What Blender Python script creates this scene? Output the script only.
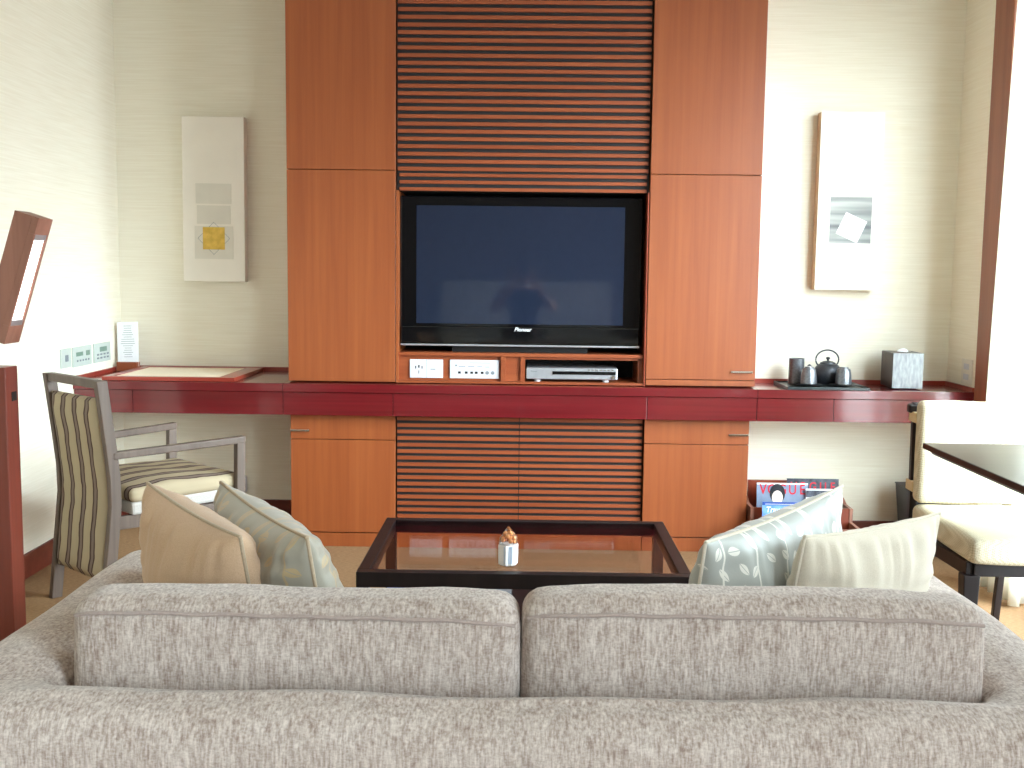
import bpy, bmesh, math, random
from mathutils import Vector, Matrix, Euler
random.seed(4)
for o in list(bpy.data.objects): bpy.data.objects.remove(o)
S = bpy.context.scene
COL = S.collection

# ------------------------------------------------------------------ camera
cam_d = bpy.data.cameras.new('camera'); cam = bpy.data.objects.new('camera', cam_d); COL.objects.link(cam)
FPX = 1080.0
cam_d.sensor_width = 36; cam_d.lens = FPX/1024*36; cam_d.clip_start = 0.02
pitch, yaw, roll = math.atan(112/FPX), math.atan(13/FPX), math.radians(.68)
cam.matrix_world = (Matrix.Translation((0, 0, 1.225)) @ Matrix.Rotation(yaw, 4, 'Z')
                    @ Matrix.Rotation(math.pi/2-pitch, 4, 'X') @ Matrix.Rotation(roll, 4, 'Z'))
S.camera = cam
# ------------------------------------------------------------------ world, portals, exposure
W = bpy.data.worlds.new('sky'); S.world = W; W.use_nodes = True
nt = W.node_tree; bg = nt.nodes['Background']
tc = nt.nodes.new('ShaderNodeTexCoord'); sx = nt.nodes.new('ShaderNodeSeparateXYZ'); rp = nt.nodes.new('ShaderNodeValToRGB')
nt.links.new(tc.outputs['Generated'], sx.inputs[0]); nt.links.new(sx.outputs['Z'], rp.inputs[0]); nt.links.new(rp.outputs[0], bg.inputs[0])
rp.color_ramp.elements[0].position = 0.0; rp.color_ramp.elements[0].color = (.26, .27, .28, 1)
rp.color_ramp.elements[1].position = 0.25; rp.color_ramp.elements[1].color = (.84, .93, 1.0, 1)
# the sky is brightest around the sun's side, behind and to the right of the room
SKY, GLOW, GPOW = 9.5, 75.0, 3.0
dt_ = nt.nodes.new('ShaderNodeVectorMath'); dt_.operation = 'DOT_PRODUCT'; dt_.inputs[1].default_value = Vector((.42, -.87, .26)).normalized()
nt.links.new(tc.outputs['Generated'], dt_.inputs[0])
mx_ = nt.nodes.new('ShaderNodeMath'); mx_.operation = 'MAXIMUM'; mx_.inputs[1].default_value = 0; nt.links.new(dt_.outputs['Value'], mx_.inputs[0])
pw_ = nt.nodes.new('ShaderNodeMath'); pw_.operation = 'POWER'; pw_.inputs[1].default_value = GPOW; nt.links.new(mx_.outputs[0], pw_.inputs[0])
ad_ = nt.nodes.new('ShaderNodeMath'); ad_.operation = 'MULTIPLY_ADD'; ad_.inputs[1].default_value = GLOW; ad_.inputs[2].default_value = SKY
nt.links.new(pw_.outputs[0], ad_.inputs[0]); nt.links.new(ad_.outputs[0], bg.inputs[1])
def portal(x, y0, y1, z0, z1):
    l = bpy.data.lights.new('window_daylight', 'AREA'); l.shape = 'RECTANGLE'; l.size = y1-y0; l.size_y = z1-z0
    l.cycles.is_portal = True
    o = bpy.data.objects.new('window_daylight', l); COL.objects.link(o)
    # local x -> world y, local y -> world z, -z (emission) -> -x
    o.matrix_world = Matrix(((0, 0, 1, x), (1, 0, 0, (y0+y1)/2), (0, 1, 0, (z0+z1)/2), (0, 0, 0, 1)))
WIN = [(2.0, 4.38, .06, 2.5), (-1.7, -.3, .06, 2.5)]
for a in WIN: portal(2.06, *a)
vs = S.view_settings
vs.view_transform = 'Standard'; vs.look = 'None'; vs.gamma = 1; vs.use_curve_mapping = False
vs.exposure = 0.32

# ------------------------------------------------------------------ materials
def lin(c):
    return tuple((v/255/12.92 if v/255 <= .04045 else ((v/255+.055)/1.055)**2.4) for v in c) + (1,)
def base(name, col, rough=.5, spec=.5, metal=0, **kw):
    m = bpy.data.materials.new(name); m.use_nodes = True
    b = m.node_tree.nodes['Principled BSDF']
    b.inputs['Base Color'].default_value = lin(col); b.inputs['Roughness'].default_value = rough
    b.inputs['Specular IOR Level'].default_value = spec; b.inputs['Metallic'].default_value = metal
    for k, v in kw.items(): b.inputs[k.replace('_', ' ')].default_value = v
    return m, m.node_tree, b
def N(t, kind, **kw):
    n = t.nodes.new('ShaderNode'+kind)
    for k, v in kw.items(): setattr(n, k, v)
    return n
def coords(t, scale, kind='Object', rot=(0, 0, 0)):
    c = N(t, 'TexCoord'); mp = N(t, 'Mapping'); mp.inputs['Scale'].default_value = scale; mp.inputs['Rotation'].default_value = rot
    t.links.new(c.outputs[kind], mp.inputs[0]); return mp.outputs[0]
def noise(t, vec, scale=1, detail=3, rough=.5, dist=0):
    n = N(t, 'TexNoise'); n.inputs['Scale'].default_value = scale; n.inputs['Detail'].default_value = detail
    n.inputs['Roughness'].default_value = rough; n.inputs['Distortion'].default_value = dist
    t.links.new(vec, n.inputs['Vector']); return n.outputs['Fac']
def ramp(t, fac, stops):
    r = N(t, 'ValToRGB'); e = r.color_ramp.elements
    while len(e) < len(stops): e.new(.5)
    for i, (p, c) in enumerate(stops): e[i].position = p; e[i].color = lin(c)
    t.links.new(fac, r.inputs[0]); return r.outputs[0]
def bump(t, b, fac, strength, dist=.002):
    n = N(t, 'Bump'); n.inputs['Strength'].default_value = strength; n.inputs['Distance'].default_value = dist
    t.links.new(fac, n.inputs['Height']); t.links.new(n.outputs[0], b.inputs['Normal']); return n
def plain(name, col, rough=.5, spec=.5, metal=0, nscale=30, var=6, **kw):
    """plain colour with a slight procedural variation"""
    m, t, b = base(name, col, rough, spec, metal, **kw)
    f = noise(t, coords(t, (1, 1, 1)), nscale)
    t.links.new(ramp(t, f, [(.3, tuple(max(0, c-var) for c in col)), (.7, tuple(min(255, c+var) for c in col))]), b.inputs['Base Color'])
    return m
def wood(name, c0, c1, axis='z', rough=.35, spec=.5, fine=1.0, coat=0):
    m, t, b = base(name, c0, rough, spec)
    sc = {'z': (26, 26, .9), 'x': (.9, 26, 26), 'y': (26, .9, 26)}[axis]
    f = noise(t, coords(t, sc), fine, 5, .6, .3)
    t.links.new(ramp(t, f, [(.3, c0), (.7, c1)]), b.inputs['Base Color'])
    b.inputs['Coat Weight'].default_value = coat; b.inputs['Coat Roughness'].default_value = .1
    bump(t, b, f, .05, .001)
    return m
def fabric(name, c0, c1, sc=(220, 220, 220), stre=.35, patch=0, rough=.95, dist=.003):
    m, t, b = base(name, c0, rough, .15)
    f = noise(t, coords(t, sc), 1, 4, .65)
    f2 = noise(t, coords(t, (3, 3, 3)), 1, 2)
    mx = N(t, 'Math', operation='MULTIPLY_ADD'); t.links.new(f2, mx.inputs[0]); mx.inputs[1].default_value = .25; 
    t.links.new(f, mx.inputs[2])
    t.links.new(ramp(t, mx.outputs[0], [(.42, c0), (.82, c1)]), b.inputs['Base Color'])
    b.inputs['Sheen Weight'].default_value = .25
    bump(t, b, f, stre, dist)
    return m

M = {}
M['cherry'] = wood('cherry_veneer', (134, 64, 27), (152, 80, 38), 'z', .42, .6)
M['cherry_h'] = wood('cherry_slat_wood', (130, 60, 30), (150, 77, 42), 'x', .4)
M['cherry_dark'] = wood('red_stained_wood', (118, 48, 30), (146, 66, 42), 'z', .35)
M['lamp_wood'] = wood('hazy_lamp_wood', (138, 92, 76), (168, 116, 98), 'z', .4)  # haze over the lamp head put into the wood colour; reused on rack
M['lamp_post_wood'] = wood('lamp_post_wood', (104, 44, 32), (130, 60, 46), 'z', .35)
M['casing'] = wood('window_casing_wood', (128, 66, 40), (152, 88, 58), 'z', .4)
M['dark_wood'] = wood('espresso_wood', (22, 15, 15), (34, 25, 24), 'z', .45, .3)
M['dark_wood_x'] = wood('espresso_table_wood', (34, 24, 24), (50, 36, 36), 'x', .3, .2)
M['grey_wood'] = wood('greyed_ash_wood', (84, 68, 58), (106, 88, 77), 'z', .5)
M['slat_back'] = plain('black_slat_backing', (22, 17, 18), .7)
m, t, b = base('red_lacquer', (134, 22, 30), .22, .5)
f = noise(t, coords(t, (1.2, 60, 60)), 1, 4)
t.links.new(ramp(t, f, [(.3, (92, 14, 20)), (.7, (108, 20, 27))]), b.inputs['Base Color'])
b.inputs['Coat Weight'].default_value = .6; b.inputs['Coat Roughness'].default_value = .08
M['lacquer'] = m
M['board_red'] = wood('red_board_wood', (134, 42, 30), (160, 60, 44), 'x', .3, coat=.3)
M['leather'] = plain('cream_leather', (248, 234, 212), .5, .4, nscale=60, var=4)

def wallpaper(name, c0, c1):
    m, t, b = base(name, c0, .85, .2)
    f = noise(t, coords(t, (4, 4, 150)), 1, 3, .6)
    t.links.new(ramp(t, f, [(.3, c0), (.7, c1)]), b.inputs['Base Color'])
    bump(t, b, f, .15, .002)
    return m
M['paper'] = wallpaper('grasscloth_wallpaper', (238, 230, 211), (246, 240, 224))
M['ceiling'] = plain('ceiling_paint', (240, 238, 230), .9, .2)
m, t, b = base('tan_carpet', (170, 136, 96), .95, .1)
f = noise(t, coords(t, (60, 260, 60)), 1, 4, .6)
t.links.new(ramp(t, f, [(.3, (130, 98, 70)), (.7, (160, 127, 94))]), b.inputs['Base Color']); bump(t, b, f, .4, .004)
M['carpet'] = m
M['baseboard'] = wood('baseboard_wood', (92, 36, 26), (116, 52, 38), 'x', .4)
M['chenille'] = None
def chenille(name, c0, c1):
    m, t, b = base(name, c0, .95, .1)
    fv = noise(t, coords(t, (260, 110, 48)), 1, 3, .6)          # vertical yarn streaks
    fc = noise(t, coords(t, (160, 160, 330)), 1, 2, .6)           # crosswise slubs
    fl = noise(t, coords(t, (30, 30, 8)), 1, 3, .6)
    a = N(t, 'Math', operation='MULTIPLY_ADD'); t.links.new(fc, a.inputs[0]); a.inputs[1].default_value = .55; t.links.new(fv, a.inputs[2])
    a2 = N(t, 'Math', operation='MULTIPLY_ADD'); t.links.new(fl, a2.inputs[0]); a2.inputs[1].default_value = .4; t.links.new(a.outputs[0], a2.inputs[2])
    a3 = N(t, 'Math', operation='MULTIPLY'); t.links.new(a2.outputs[0], a3.inputs[0]); a3.inputs[1].default_value = .6
    t.links.new(ramp(t, a3.outputs[0], [(.44, c0), (.74, c1)]), b.inputs['Base Color'])
    b.inputs['Sheen Weight'].default_value = .3
    bump(t, b, a.outputs[0], .25, .002)
    return m
M['chenille'] = chenille('beige_chenille', (146, 126, 116), (214, 201, 193))
M['piping'] = fabric('chenille_piping', (160, 143, 137), (176, 159, 152))
M['tan_cloth'] = fabric('oatmeal_cushion_cloth', (192, 158, 128), (210, 178, 148), (500, 500, 500), .2)
M['tan_pipe'] = fabric('tan_piping_cord', (176, 156, 130), (190, 170, 146))
M['cream_cloth'] = fabric('cream_cushion_cloth', (218, 207, 188), (232, 222, 206), (500, 500, 500), .2)
def leaf_cloth(name, c_bg, c_leaf, scale):
    m, t, b = base(name, c_bg, .42, .5)
    u = coords(t, (scale, scale, scale), 'UV')
    def layer(vec):
        v = N(t, 'TexVoronoi', voronoi_dimensions='2D'); v.inputs['Scale'].default_value = 1; v.inputs['Randomness'].default_value = .55
        t.links.new(vec, v.inputs['Vector'])
        d = N(t, 'VectorMath', operation='SUBTRACT'); t.links.new(vec, d.inputs[0]); t.links.new(v.outputs['Position'], d.inputs[1])
        sp = N(t, 'SeparateColor'); t.links.new(v.outputs['Color'], sp.inputs[0])
        an = N(t, 'Math', operation='MULTIPLY'); t.links.new(sp.outputs[0], an.inputs[0]); an.inputs[1].default_value = 3.1
        r = N(t, 'VectorRotate', rotation_type='Z_AXIS'); t.links.new(d.outputs[0], r.inputs['Vector']); t.links.new(an.outputs[0], r.inputs['Angle'])
        s = N(t, 'SeparateXYZ'); t.links.new(r.outputs[0], s.inputs[0])
        x2 = N(t, 'Math', operation='MULTIPLY'); t.links.new(s.outputs['X'], x2.inputs[0]); t.links.new(s.outputs['X'], x2.inputs[1])
        w = N(t, 'Math', operation='MULTIPLY_ADD'); t.links.new(x2.outputs[0], w.inputs[0]); w.inputs[1].default_value = -1.5; w.inputs[2].default_value = .17
        ay = N(t, 'Math', operation='ABSOLUTE'); t.links.new(s.outputs['Y'], ay.inputs[0])
        lt = N(t, 'Math', operation='LESS_THAN'); t.links.new(ay.outputs[0], lt.inputs[0]); t.links.new(w.outputs[0], lt.inputs[1])
        rib = N(t, 'Math', operation='GREATER_THAN'); t.links.new(ay.outputs[0], rib.inputs[0]); rib.inputs[1].default_value = .014
        mm = N(t, 'Math', operation='MULTIPLY'); t.links.new(lt.outputs[0], mm.inputs[0]); t.links.new(rib.outputs[0], mm.inputs[1])
        return mm.outputs[0]
    l1 = layer(u)
    # sinuous stems
    wv = N(t, 'TexWave', wave_type='BANDS', bands_direction='X'); wv.inputs['Scale'].default_value = .12; wv.inputs['Distortion'].default_value = 5; wv.inputs['Detail'].default_value = 0
    t.links.new(u, wv.inputs['Vector'])
    gt = N(t, 'Math', operation='GREATER_THAN'); t.links.new(wv.outputs['Fac'], gt.inputs[0]); gt.inputs[1].default_value = .994
    mx = N(t, 'Math', operation='MAXIMUM'); t.links.new(l1, mx.inputs[0]); t.links.new(gt.outputs[0], mx.inputs[1])
    mix = N(t, 'Mix', data_type='RGBA'); t.links.new(mx.outputs[0], mix.inputs[0]); mix.inputs[6].default_value = lin(c_bg); mix.inputs[7].default_value = lin(c_leaf)
    t.links.new(mix.outputs[2], b.inputs['Base Color'])
    b.inputs['Sheen Weight'].default_value = .4
    f = noise(t, coords(t, (300, 300, 300)), 1, 3); bump(t, b, f, .12, .002)
    return m
M['leaf_blue'] = leaf_cloth('silver_blue_leaf_cloth', (160, 154, 140), (184, 162, 124), 11)
M['leaf_silver'] = leaf_cloth('silver_leaf_cloth', (176, 178, 172), (236, 233, 224), 11.5)
m, t, b = base('cream_basket_weave', (214, 202, 172), .9, .15)
ch = N(t, 'TexChecker'); ch.inputs['Scale'].default_value = 190; ch.inputs['Color1'].default_value = lin((196, 182, 152)); ch.inputs['Color2'].default_value = lin((222, 212, 188))
t.links.new(coords(t, (1, 1, 1), 'Object', (.6, .5, .78)), ch.inputs['Vector']); t.links.new(ch.outputs['Color'], b.inputs['Base Color']); bump(t, b, ch.outputs['Fac'], .3, .002)
M['weave'] = m
M['strap'] = fabric('tan_strap', (206, 180, 130), (220, 196, 150))
# wavy stripes across local Y
m, t, b = base('striped_upholstery', (180, 160, 130), .9, .15)
c = N(t, 'TexCoord'); s3 = N(t, 'SeparateXYZ'); t.links.new(c.outputs['Object'], s3.inputs[0])
f = noise(t, coords(t, (9, 9, 9)), 1, 2)
ma = N(t, 'Math', operation='MULTIPLY_ADD'); t.links.new(f, ma.inputs[0]); ma.inputs[1].default_value = .035; t.links.new(s3.outputs['Y'], ma.inputs[2])
fr = N(t, 'Math', operation='MULTIPLY_ADD'); t.links.new(ma.outputs[0], fr.inputs[0]); fr.inputs[1].default_value = 11.5; fr.inputs[2].default_value = 6.7
fx = N(t, 'Math', operation='FRACT'); t.links.new(fr.outputs[0], fx.inputs[0])
t.links.new(ramp(t, fx.outputs[0], [(0, (170, 154, 128)), (.40, (172, 156, 130)), (.43, (78, 58, 52)), (.50, (84, 64, 58)), (.53, (128, 112, 102)), (.70, (122, 106, 98)), (.73, (74, 54, 50)), (.80, (80, 60, 56)), (.83, (168, 152, 126)), (1, (170, 154, 128))]), b.inputs['Base Color'])
M['stripes'] = m
M['linen'] = fabric('pale_seat_linen', (176, 168, 162), (190, 184, 178))
M['black_gloss'] = plain('black_gloss_plastic', (10, 10, 12), .06, .6, var=1)
M['black_matt'] = plain('black_matt_plastic', (16, 15, 16), .5, .4, var=2)
M['screen'] = plain('plasma_screen_glass', (30, 37, 54), .04, .7, var=1)
M['silver'] = plain('brushed_silver', (196, 198, 204), .3, .5, .7)
M['chrome'] = plain('chrome', (212, 212, 210), .15, .5, 1)
M['white_plastic'] = plain('white_plastic', (208, 208, 214), .4, .4, var=2)
M['plate_grey'] = plain('grey_white_plastic', (188, 196, 190), .5, .3, var=2)
M['grey_print'] = plain('grey_print', (128, 134, 140), .6, .3)
M['white_print'] = plain('white_print', (226, 226, 230), .6, .3)
M['red_print'] = plain('red_print', (196, 30, 50), .5, .3)
M['iron'] = plain('cast_iron', (52, 54, 60), .38, .6, .4, nscale=200, var=8)
M['pewter'] = plain('pewter_glaze', (122, 124, 130), .3, .6, .6, nscale=120, var=12)
M['tray'] = plain('black_lacquer_tray', (36, 44, 46), .3, .5)
m, t, b = base('silver_leather', (150, 154, 158), .35, .6, .35)
f = noise(t, coords(t, (90, 90, 26)), 1, 4); t.links.new(ramp(t, f, [(.3, (132, 136, 142)), (.7, (172, 176, 180))]), b.inputs['Base Color']); bump(t, b, f, .2, .001)
M['tissue_box'] = m
M['tissue_side'] = plain('dark_box_leather', (62, 52, 52), .4, .5)
M['paper_white'] = plain('white_paper', (238, 240, 244), .6, .3, var=2)
M['canvas'] = plain('ivory_canvas', (248, 241, 230), .8, .2, nscale=8, var=2)
M['canvas_side'] = plain('pale_wood_edge', (206, 182, 150), .7, .2)
M['canvas_panel'] = plain('faint_ivory_wash', (232, 226, 214), .8, .2, nscale=10, var=3)
M['gold'] = plain('gold_leaf', (228, 188, 84), .5, .4, nscale=40, var=12)
m, t, b = base('grey_brushed_ink', (170, 172, 170), .7, .3)
f = noise(t, coords(t, (1.5, 1, 22)), 1, 2); t.links.new(ramp(t, f, [(.3, (104, 108, 112)), (.55, (176, 178, 176)), (.75, (222, 222, 218))]), b.inputs['Base Color'])
M['ink'] = m
M['white_paint'] = plain('white_art_paint', (250, 250, 248), .7, .2, var=2)
M['bin'] = plain('black_bin_leather', (30, 32, 38), .45, .5, nscale=80)
M['blue_cover'] = plain('blue_book_cover', (34, 70, 150), .4, .5)
M['travel_cover'] = plain('travel_cover_print', (96, 146, 214), .4, .4, nscale=18, var=34)
M['vogue_cover'] = plain('magazine_cover_blue_grey', (120, 134, 160), .35, .4, nscale=14, var=16)
M['dark_cover'] = plain('magazine_cover_dark', (48, 52, 66), .35, .4, nscale=40, var=30)
M['skin_print'] = plain('printed_face', (226, 206, 194), .5, .3, var=3)
M['hair_print'] = plain('printed_hair', (26, 28, 36), .5, .3)
M['orange_sweet'] = plain('orange_sweets', (236, 156, 96), .35, .5, nscale=160, var=26)
M['card_white'] = plain('white_card', (246, 242, 240), .5, .3, var=2)
M['card_blue'] = plain('pale_blue_label', (208, 222, 242), .5, .3, var=3)
def thin_glass(name, tint, gl):
    m = bpy.data.materials.new(name); m.use_nodes = True; t = m.node_tree
    t.nodes.remove(t.nodes['Principled BSDF']); out = t.nodes['Material Output']
    tr = N(t, 'BsdfTransparent'); tr.inputs[0].default_value = lin(tint); g = N(t, 'BsdfGlossy'); g.inputs['Roughness'].default_value = .02
    fr = N(t, 'Fresnel'); fr.inputs[0].default_value = 1.45; mu = N(t, 'Math', operation='MULTIPLY'); mu.inputs[1].default_value = gl
    t.links.new(fr.outputs[0], mu.inputs[0])
    mx = N(t, 'MixShader'); t.links.new(mu.outputs[0], mx.inputs[0]); t.links.new(tr.outputs[0], mx.inputs[1]); t.links.new(g.outputs[0], mx.inputs[2])
    t.links.new(mx.outputs[0], out.inputs[0]); return m
M['glass'] = thin_glass('smoked_table_glass', (240, 234, 234), .15)
M['pane'] = thin_glass('window_glass', (245, 250, 250), .6)
M['clear_film'] = thin_glass('clear_film', (246, 248, 250), .7)
m = bpy.data.materials.new('sheer_curtain'); m.use_nodes = True; t = m.node_tree
pb = t.nodes['Principled BSDF']; pb.inputs['Base Color'].default_value = lin((244, 242, 234)); pb.inputs['Roughness'].default_value = .9
tl = N(t, 'BsdfTranslucent'); tl.inputs[0].default_value = lin((248, 246, 238)); mx = N(t, 'MixShader')
f = noise(t, coords(t, (300, 300, 20)), 1, 2); rr = N(t, 'MapRange'); rr.inputs[3].default_value = .45; rr.inputs[4].default_value = .6; t.links.new(f, rr.inputs[0]); t.links.new(rr.outputs[0], mx.inputs[0])
t.links.new(pb.outputs[0], mx.inputs[1]); t.links.new(tl.outputs[0], mx.inputs[2]); t.links.new(mx.outputs[0], t.nodes['Material Output'].inputs[0])
M['curtain'] = m
def emit(name, col, st):
    m, t, b = base(name, col, .5); b.inputs['Emission Color'].default_value = lin(col); b.inputs['Emission Strength'].default_value = st; return m
M['lamp_glow'] = emit('lamp_diffuser', (255, 252, 246), 1.6)
M['lcd'] = plain('lcd_display', (104, 132, 116), .3, .4)
M['skin'] = plain('skin', (188, 140, 112), .55, .4, var=5)
M['hair'] = plain('black_hair', (24, 20, 20), .5, .4)
M['shirt'] = fabric('navy_shirt_cloth', (34, 42, 66), (48, 58, 84))
M['trousers'] = fabric('dark_trousers_cloth', (36, 36, 42), (52, 52, 60))
M['shoe'] = plain('black_shoe', (24, 22, 22), .4)
M['bed_linen'] = fabric('white_bed_linen', (232, 232, 230), (244, 244, 242), (90, 90, 90), .1)
M['headboard'] = fabric('pale_headboard_cloth', (206, 206, 204), (222, 222, 220))

# ------------------------------------------------------------------ mesh helpers
class MB:
    def __init__(s): s.bm = bmesh.new(); s.uv = None
    def add(s, verts, faces, mat=None):
        vs_ = [s.bm.verts.new((mat @ Vector(v)) if mat else Vector(v)) for v in verts]
        for f in faces:
            try: s.bm.faces.new([vs_[i] for i in f])
            except ValueError: pass
        return s
    def box(s, x0, x1, y0, y1, z0, z1, mat=None):
        v = [(x, y, z) for x in (x0, x1) for y in (y0, y1) for z in (z0, z1)]
        return s.add(v, [(0, 1, 3, 2), (4, 6, 7, 5), (0, 4, 5, 1), (2, 3, 7, 6), (0, 2, 6, 4), (1, 5, 7, 3)], mat)
    def taper(s, c0, c1, s0, s1, mat=None):
        """square bar from c0 to c1, half sizes s0, s1 (x,y)"""
        v = []
        for c, h in ((c0, s0), (c1, s1)):
            for a, b_ in ((-1, -1), (1, -1), (1, 1), (-1, 1)): v.append((c[0]+a*h[0], c[1]+b_*h[1], c[2]))
        return s.add(v, [(3, 2, 1, 0), (4, 5, 6, 7), (0, 1, 5, 4), (1, 2, 6, 5), (2, 3, 7, 6), (3, 0, 4, 7)], mat)
    def lathe(s, prof, c=(0, 0, 0), n=32, mat=None, sx=1, sy=1):
        v = []; f = []
        for r, z in prof:
            for k in range(n):
                a = 2*math.pi*k/n; v.append((c[0]+r*sx*math.cos(a), c[1]+r*sy*math.sin(a), c[2]+z))
        for i in range(len(prof)-1):
            for k in range(n): f.append((i*n+k, i*n+(k+1) % n, (i+1)*n+(k+1) % n, (i+1)*n+k))
        f.append(tuple(range(n))[::-1]); f.append(tuple((len(prof)-1)*n+k for k in range(n)))
        return s.add(v, f, mat)
    def tube(s, pts, r, n=8, closed=False, mat=None):
        pts = [Vector(p) for p in pts]; v = []; f = []; L = len(pts); up = Vector((0, 0, 1))
        for i, p in enumerate(pts):
            a = pts[(i-1) % L] if (i or closed) else p; b_ = pts[(i+1) % L] if (i < L-1 or closed) else p
            d = (b_-a).normalized()
            q = d.cross(up)
            if q.length < .05: q = d.cross(Vector((0, 1, 0)))
            q.normalize(); w = q.cross(d)
            rr = r[i] if isinstance(r, (list, tuple)) else r
            for k in range(n):
                an = 2*math.pi*k/n; v.append(tuple(p + rr*(math.cos(an)*q+math.sin(an)*w)))
        for i in range(L if closed else L-1):
            j = (i+1) % L
            for k in range(n): f.append((i*n+k, i*n+(k+1) % n, j*n+(k+1) % n, j*n+k))
        if not closed: f.append(tuple(range(n))[::-1]); f.append(tuple((L-1)*n+k for k in range(n)))
        return s.add(v, f, mat)
    def prism(s, poly, y0, y1, mat=None):
        """polygon in xz extruded along y"""
        n = len(poly); v = [(x, y0, z) for x, z in poly]+[(x, y1, z) for x, z in poly]
        f = [tuple(range(n)), tuple(range(n, 2*n))[::-1]]+[(i, n+i, n+(i+1) % n, (i+1) % n) for i in range(n)]
        return s.add(v, f, mat)
    def build(s, name, mat, parent=None, smooth=False, bevel=0, seg=2, sub=0, angle=40):
        bmesh.ops.recalc_face_normals(s.bm, faces=s.bm.faces)
        me = bpy.data.meshes.new(name); s.bm.to_mesh(me); s.bm.free()
        for p in me.polygons: p.use_smooth = smooth
        if smooth and not sub: me.set_sharp_from_angle(angle=math.radians(angle))
        me.materials.append(mat if not isinstance(mat, str) else M[mat])
        o = bpy.data.objects.new(name, me); COL.objects.link(o)
        if parent: o.parent = parent
        if bevel:
            m_ = o.modifiers.new('bevel', 'BEVEL'); m_.width = bevel; m_.segments = seg; m_.limit_method = 'ANGLE'
        if sub:
            m_ = o.modifiers.new('sub', 'SUBSURF'); m_.levels = sub; m_.render_levels = sub
        return o
def tag(o, label, cat, group=None, kind=None):
    if label: o['label'] = label
    if cat: o['category'] = cat
    if group: o['group'] = group
    if kind: o['kind'] = kind
    return o
def thing(name, label, cat, loc=(0, 0, 0), rz=0, group=None):
    o = bpy.data.objects.new(name, None); COL.objects.link(o); o.location = loc; o.rotation_euler = (0, 0, rz); o.empty_display_size = .1
    return tag(o, label, cat, group)
def struct(name, mb, mat, parent=None, **kw):
    o = mb.build(name, mat, parent, **kw)
    if not parent: o['kind'] = 'structure'
    return o
def text(name, body, size, mat, parent, loc, rot=(math.pi/2, 0, 0), depth=.0004, sx=1, bold=0, shear=0):
    c = bpy.data.curves.new(name, 'FONT'); c.body = body; c.size = size; c.extrude = depth; c.align_x = 'CENTER'; c.align_y = 'CENTER'; c.offset = bold; c.shear = shear
    tmp = bpy.data.objects.new('tmp', c); COL.objects.link(tmp)
    me = bpy.data.meshes.new_from_object(tmp.evaluated_get(bpy.context.evaluated_depsgraph_get()))
    bpy.data.objects.remove(tmp); me.materials.clear(); me.materials.append(M[mat])
    o = bpy.data.objects.new(name, me); COL.objects.link(o); o.parent = parent; o.location = loc; o.rotation_euler = rot; o.scale = (sx, 1, 1)
    return o

# ------------------------------------------------------------------ room shell
XL, XR, YB, CZ = -1.965, 1.935, -3.0, 2.7
struct('floor', MB().box(XL-.1, XR+.15, YB-.1, 5.35, -.05, 0), 'carpet')
struct('ceiling', MB().box(XL-.1, XR+.15, YB-.1, 5.35, CZ, CZ+.1), 'ceiling')
struct('wall_left', MB().box(XL-.1, XL, YB, 5.22, 0, CZ), 'paper')
bw = MB().box(XL-.1, -.9, 5.22, 5.32, 0, CZ).box(-.9, .9, 5.22, 5.32, 0, CZ).box(.9, XR+.15, 4.955, 5.32, 0, CZ)
struct('wall_back', bw, 'paper')
M['taupe_panel'] = wood('taupe_wall_panelling', (124, 112, 104), (136, 124, 116), 'z', .5)
struct('wall_front', MB().box(XL-.1, XR+.15, YB-.1, YB, 0, CZ), 'taupe_panel')
wr = MB()
ys = [YB]+[v for a in sorted(WIN, key=lambda a: a[0]) for v in (a[0], a[1])]+[4.955]
for a, b_ in ((ys[0], ys[1]), (ys[2], ys[3]), (ys[4], ys[5])): wr.box(XR, XR+.15, a, b_, 0, CZ)
for w in WIN: wr.box(XR, XR+.15, w[0], w[1], 0, w[2]).box(XR, XR+.15, w[0], w[1], w[3], CZ)
struct('wall_right', wr, 'paper')
for i, (y0, y1, z0, z1) in enumerate(WIN):
    e = bpy.data.objects.new('window_%d' % (i+1), None); COL.objects.link(e); e['kind'] = 'structure'
    fr = MB(); x0, x1, t_ = XR+.05, XR+.10, .05
    fr.box(x0, x1, y0, y1, z0, z0+t_).box(x0, x1, y0, y1, z1-t_, z1)
    for y in (y0, (y0+y1)/2-.025, y1-t_): fr.box(x0, x1, y, y+t_, z0+t_, z1-t_)
    fr.build('window_frame', 'casing', e)
    MB().box(XR+.07, XR+.074, y0+t_, y1-t_, z0+t_, z1-t_).build('window_pane', 'pane', e)
struct('trim_1', MB().box(XR-.022, XR, 4.42, 4.60, 0, CZ), 'casing', bevel=.004)
struct('trim_2', MB().box(XR-.02, XR, -2.4, 4.42, 2.5, 2.62), 'casing', bevel=.004)
struct('baseboard_left', MB().box(XL, XL+.014, YB, 5.22, 0, .097), 'baseboard', bevel=.003)
struct('baseboard_back', MB().box(XL+.014, -1.04, 5.206, 5.22, 0, .097).box(1.0, XR-.014, 4.941, 4.955, 0, .095), 'baseboard', bevel=.003)
struct('baseboard_right', MB().box(XR-.014, XR, 4.60, 4.955, 0, .095), 'baseboard', bevel=.003)

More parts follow.
